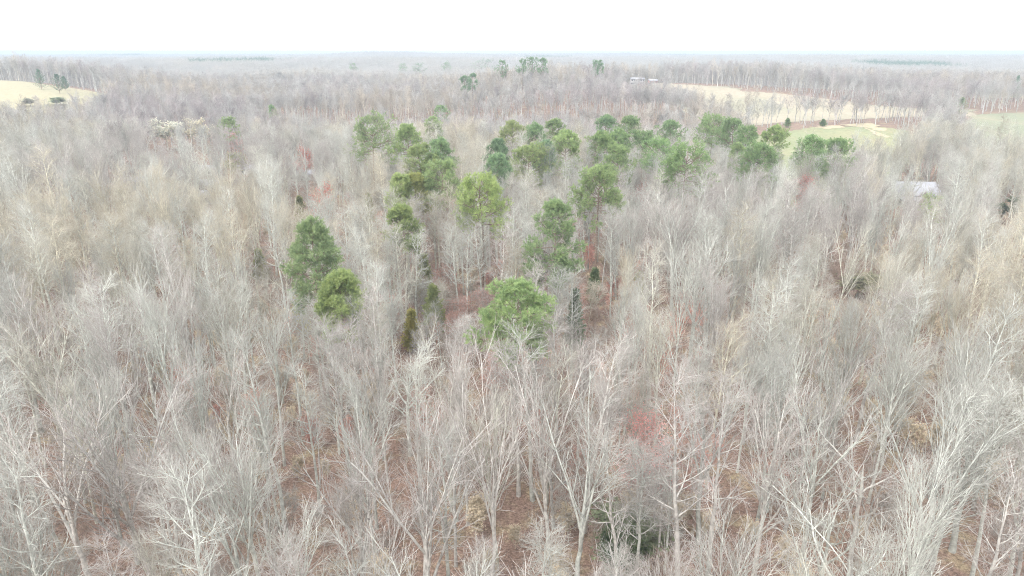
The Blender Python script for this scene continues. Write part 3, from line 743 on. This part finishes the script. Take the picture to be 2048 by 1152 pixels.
# hero trees near the camera, read off the photograph: u, v of the top, height, form index, rotation, width scale
HEROES = [(240,770,21,0,.4,1.15),(90,800,20,1,2.1,1.1),(820,880,20,0,3.3,1.15),(700,860,18,2,1.0,1.0),(1160,800,21,1,4.2,1.0),
          (1400,770,22,8,0,1.2),(1440,690,21,1,5.5,1.0),(1750,960,18,3,2.2,1.15),(1900,840,20,0,2.9,1.15),(1560,790,19,5,.3,1.1),
          (480,850,19,5,1.1,1.2),(580,1010,15,6,2,1.2),(2010,700,21,2,4,1.1),(60,620,20,2,1,1.1),(1330,380,21,5,1,1.5),(1400,470,21,6,2,1.5),(990,790,18,6,1.8,1.1),
          (1650,480,20,9,1,1.1),(1445,640,20,10,1,1.0),(965,440,18,8,2,1.3),(1068,525,19,11,2,1.0),(745,540,19,9,.5,1.1),(912,640,14,10,.5,1.5),(575,600,18,8,.2,1.0)]
cand = []   # x y form scale_xy scale_z rot
R_ = random.Random(21)
for (u, v, H, vi, rz, wsc) in HEROES:
    x, y, z = place_top(u, v, H); s = H/VARS[vi][1]; cand.append((x, y, vi, s*wsc, s, rz)); placed.append((x, y, 2.6))
for (u0, u1, vt, vb, yk, xk) in list(keep):
    if yk > 262 or yk < 40 or u1-u0 < 24: continue
    for k in range(3 if u1-u0 > 60 else 2):
        yy = yk - R_.uniform(4, 11); uu = R_.uniform(u0, u1); vtop = vb - R_.uniform(-.12, .38 if k else .1)*(vb-vt)
        xx, zt = at_y(uu, vtop, yy); Hh = zt - tz(xx, yy)
        if not 6.5 < Hh < 19: continue
        vi = R_.choice(FORMS['pole']) if Hh > 10 else R_.choice(FORMS['small']); sc_ = Hh/VARS[vi][1]
        cand.append((xx, yy, vi, sc_*R_.uniform(1, 1.3), sc_, R_.random()*6.28))
placed_np = np.array(placed)
glimpses.append((1792, 1876, 352, 396, 210, 120)); n_keep = len(keep)
keep_np = np.array([k[:6] for k in keep + glimpses])
def ok(x, y, H, slack=.10):
    d = np.hypot(placed_np[:,0]-x, placed_np[:,1]-y)
    if (d < placed_np[:,2] + 1.2).any(): return False
    u, v, _ = project(x, y, tz(x, y)+H*.93)
    rad = 1.3*F_/max(y, 15)
    m = (keep_np[:,0]-rad < u) & (u < keep_np[:,1]+rad) & (y < keep_np[:,4]) & (y > keep_np[:,4]*.3) & (v < keep_np[:,2]*.5 + keep_np[:,3]*.5)
    if m.any() and R_.random() > (slack if m[:n_keep].any() else (.16 if m[-1] else .62)): return False
    return True
def pick_form(x, y):
    u, v, _ = project(x, y, 12.0)
    n = .5 + .5*sin(x/27.0 + 2*sin(y/33.0))*cos(y/29.0)
    mid = math.exp(-((u-900)/420)**2 - ((v-520)/230)**2)
    r = R_.random()
    if r < .20 + .78*mid: return R_.choice(FORMS['pole'])
    r = R_.random()
    if r < .18: return R_.choice(FORMS['oak'])
    if r < .50 + .3*(n-.5): return R_.choice(FORMS['spread'])
    if r < .88: return R_.choice(FORMS['fan'])
    return R_.choice(FORMS['pole'])
y = 20.0
stepv = 4.75
while y < 250:
    half = (y+8)*.80 + 8; x = -half + R_.random()*stepv
    st = stepv*(1.0 if y < 130 else 1.06)
    while x < half:
        px, py = x + R_.uniform(-2.0, 2.0), y + R_.uniform(-2.0, 2.0)
        x += st
        if R_.random() < .07: continue
        if in_fields(px, py)[0]: continue
        vi = pick_form(px, py); H = VARS[vi][1]
        s = R_.uniform(.78, 1.08)
        if R_.random() < .16: s *= .72
        if not ok(px, py, H*s): continue
        wsc = R_.uniform(.85, 1.1)*(.85 if VARS[vi][0] != 'pole' else 1.1)
        cand.append((px, py, vi, s*wsc, s, R_.random()*6.28))
    y += st*.93
cand = [c for c in cand if c[1] > 20]
# the 300 that show largest stand as trees of their own
def in_view(c):
    H = VARS[c[2]][1]*c[4]; z = tz(c[0], c[1]); best = False
    for h in (.98, .7, .45):
        u, v, d = project(c[0], c[1], z+H*h)
        if -60 < u < W_+60 and -20 < v < H_+10: best = True
    return best
seen = [c for c in cand if in_view(c)]; seen.sort(key=lambda c: math.hypot(c[0], c[1], ) / c[4])
near = seen[:300]; near_ids = set(id(c) for c in near); rest = [c for c in cand if id(c) not in near_ids]

KIND = {'spread': "wide spreading", 'oak': "crooked limbed", 'fan': "broom shaped", 'pole': "slender straight"}
TONE = [((.455,.41,.34),"tan"),((.445,.425,.38),"buff grey"),((.44,.44,.415),"pale grey"),((.41,.383,.362),"mauve grey"),((.53,.51,.475),"whitish")]
ORD = ["","second ","third ","fourth ","fifth ","sixth ","seventh ","eighth ","ninth ","tenth ","eleventh ","twelfth ","thirteenth ","fourteenth ","fifteenth ","sixteenth "]
def words_for(c, tint):
    H = VARS[c[2]][1]*c[4]; u, v, _ = project(c[0], c[1], tz(c[0], c[1])+H*.75)
    t = np.array(tint); t = t/t.mean(); k = min(TONE[:4], key=lambda q: np.abs(np.array(q[0])/np.mean(q[0])-t).sum())
    tone = "whitish" if np.mean(tint) > .475 else k[1]
    return float(u), float(v), tone
EDGE = [(60,1080,"the bottom left corner"),(1990,1080,"the bottom right corner"),(1500,1090,"the bottom under the vivid maple"),(420,1080,"the bottom edge's left half"),(850,1090,"the bottom edge at mid width"),
        (40,560,"the left edge"),(2010,620,"the right edge"),(330,700,"the left half's middle"),(1700,760,"the right half's middle"),(300,480,"the upper left wood"),(1450,520,"the wood below the dome pine"),(1250,700,"the poles by the rounded pine")]
marks = [l for l in lands if l[1] > 330] + EDGE
recs = []
for c in near:
    R2 = random.Random(int(c[0]*100) ^ int(c[1]*100)); tint = tint_of(c[0], c[1], R2)
    recs.append([c, tint, *words_for(c, tint)])
buckets = {}
for r in recs:
    c, tint, u, v, tone = r
    j = min(range(len(marks)), key=lambda k: math.hypot(marks[k][0]-u, marks[k][1]-v)); du, dv = u-marks[j][0], v-marks[j][1]
    side = ("above" if dv < 0 else "below") if abs(dv) > abs(du) else ("left of" if du < 0 else "right of")
    if marks[j][2].startswith(("the bottom", "the left", "the right", "the upper")): side = "by"
    buckets.setdefault((VARS[c[2]][0], tone, side, j), []).append((math.hypot(du, dv), r))
for (form, tone, side, j), rows in buckets.items():
    rows.sort(key=lambda q: q[0])
    for k, (dd, (c, tint, u, v, tn)) in enumerate(rows):
        size = ""
        pre = (ORD[k] + "closest " if len(rows) > 1 else "")
        label = f"{pre}{KIND.get(form, 'small')} {tone} bare tree {side} {marks[j][2]}"
        z = tz(c[0], c[1])
        o = root("bare_tree", label, "bare tree", (c[0], c[1], z-.05), c[5], (c[3], c[3], c[4]), "leafless trees of the wood")
        o.rotation_euler = (random.gauss(0, .028), random.gauss(0, .028), c[5])
        part("trunk", trunk_me[c[2]], o, tuple(v_*.97 for v_ in tint)); part("crown", crown_me[c[2]], o, tint)

rows = []
for c in rest:
    R2 = random.Random(int(c[0]*100) ^ int(c[1]*100)); t = tint_of(c[0], c[1], R2)
    rows.append((c[0], c[1], tz(c[0], c[1])-.05, c[5], c[3], c[4], c[2], *t))
scatter("woodland", rows, col_full)
# middle distance
rows = []
ys = 250.0
P_ = []
while ys < 760:
    st = 6.3 if ys < 450 else 7.2
    half = ys*.80 + 12; xs = np.arange(-half, half, st) + R_.random()*st
    for x in xs: P_.append((x + R_.uniform(-2.6, 2.6), ys + R_.uniform(-2.6, 2.6)))
    ys += st*.92
P_ = np.array(P_); P_ = P_[~in_fields(P_[:,0], P_[:,1])]; zz = terrain(P_[:,0], P_[:,1])
# thin hedgerow between pasture and meadow stays sparse
for (x, y), z in zip(P_, zz):
    u = 1024 + 1413*x/y
    if 1480 < u < 1960 and 375 < y < 460 and R_.random() < .2: continue
    if 500 < u < 1380 and 385 + 12*sin(x/40) < y < 420 + 12*sin(x/40): continue
    s = R_.uniform(.82, 1.1)
    if not ok(x, y, 18*s, .05): continue
    t = tint_of(x, y, R_); rows.append((x, y, z-.1, R_.random()*6.28, s*R_.uniform(.9, 1.1), s, R_.choice([0,1,2,3,3,4,4,5,6,7]), *t))
# scattered field-side trees
scatter("distant_woodland", rows, col_lod)
rows = []
ys = 755.0
while ys < 7600:
    k = 1.0 if ys < 2200 else (1.6 if ys < 4200 else 2.4)
    st = 27*k; half = ys*.82 + 40
    for x in np.arange(-half, half, st):
        px, py = x + R_.uniform(-5, 5)*k, ys + R_.uniform(-5, 5)*k
        t = np.array(tint_of(px/2, py/2, R_))
        rows.append((px, py, 0, R_.random()*6.28, k*R_.uniform(.95, 1.15), R_.uniform(.85, 1.12), R_.choice([0,1,2]), *t))
    ys += st*.95
A_ = np.array(rows); zz = terrain(A_[:,0], A_[:,1]); A_[:,2] = zz - .3
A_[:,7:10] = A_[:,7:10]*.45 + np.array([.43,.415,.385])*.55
m = ~in_fields(A_[:,0], A_[:,1]); A_ = A_[m]
# a share of the far groves is pine wood
pn = (np.sin(A_[:,0]/210+1)*np.sin(A_[:,1]/330+.4) > .92) & (A_[:,1] > 1300)
A_[pn, 7:10] = np.array([.10,.17,.10])
scatter("far_forest", A_, col_grove)

# undergrowth: thin saplings and tan-leaved brush on the forest floor
col_brush = bpy.data.collections.new("brush_shapes")
for i in range(3): merged("brush_shape.%03d" % i, bare_tree(820+i, 'small', 5.0+i, 1), col_brush)
for i in range(2):
    t, c = bare_tree(840+i, 'small', 4.0, 1); V = c.arrays()[0]; rg = np.random.default_rng(i); p = V[rg.choice(len(V), 1500)]
    bv, bt = blades(rg, p, unit(rg.normal(0, 1, p.shape)), 2, .14, .1, 1, 0); g = Geo(); g.add(bv, None, bt)
    merged("brush_shape.%03d" % (3+i), (t, c, g), col_brush)
rows = []; ys = 40.0
while ys < 260:
    half = ys*.8 + 8; st = 3.4 if ys < 140 else 4.6
    for x in np.arange(-half, half, st):
        px, py = x + R_.uniform(-1.7, 1.7), ys + R_.uniform(-1.7, 1.7)
        if R_.random() < .25 or in_fields(px, py)[0]: continue
        n = sin(px/14.0+1)*sin(py/19.0)
        if n > .1 and R_.random() < .65: i = R_.choice([3, 4]); t = (.60,.51,.39)
        else: i = R_.choice([0, 1, 2]); t = (.36,.285,.245) if R_.random() < .5 else (.44,.41,.38)
        s = R_.uniform(.6, 1.25); k = R_.uniform(.85, 1.15)
        if 60 < py < 190 and -45 < px < 30 and R_.random() < .22: t = (.56,.31,.26)
        rows.append((px, py, 0, R_.random()*6.28, s, s, i, t[0]*k, t[1]*k, t[2]*k))
    ys += st
A_ = np.array(rows); A_[:,2] = terrain(A_[:,0], A_[:,1]) - .05
scatter("undergrowth", A_, col_brush)

# ------------------------------------------------------------------ haze
hm = bpy.data.materials.new("haze"); hm.use_nodes = True; nt = hm.node_tree
for n in list(nt.nodes):
    if n.type == 'BSDF_PRINCIPLED': nt.nodes.remove(n)
pv = nt.nodes.new("ShaderNodeVolumePrincipled"); pv.inputs["Color"].default_value = (.54,.62,.70,1); pv.inputs["Density"].default_value = .00040
pv.inputs["Anisotropy"].default_value = 0.0
nt.links.new(pv.outputs[0], [n for n in nt.nodes if n.type == 'OUTPUT_MATERIAL'][0].inputs["Volume"])
g = Geo(); box(g, -7700, 7700, -500, 7750, -20, 56)
hz = setting("haze", g.mesh("haze", hm), 'stuff')
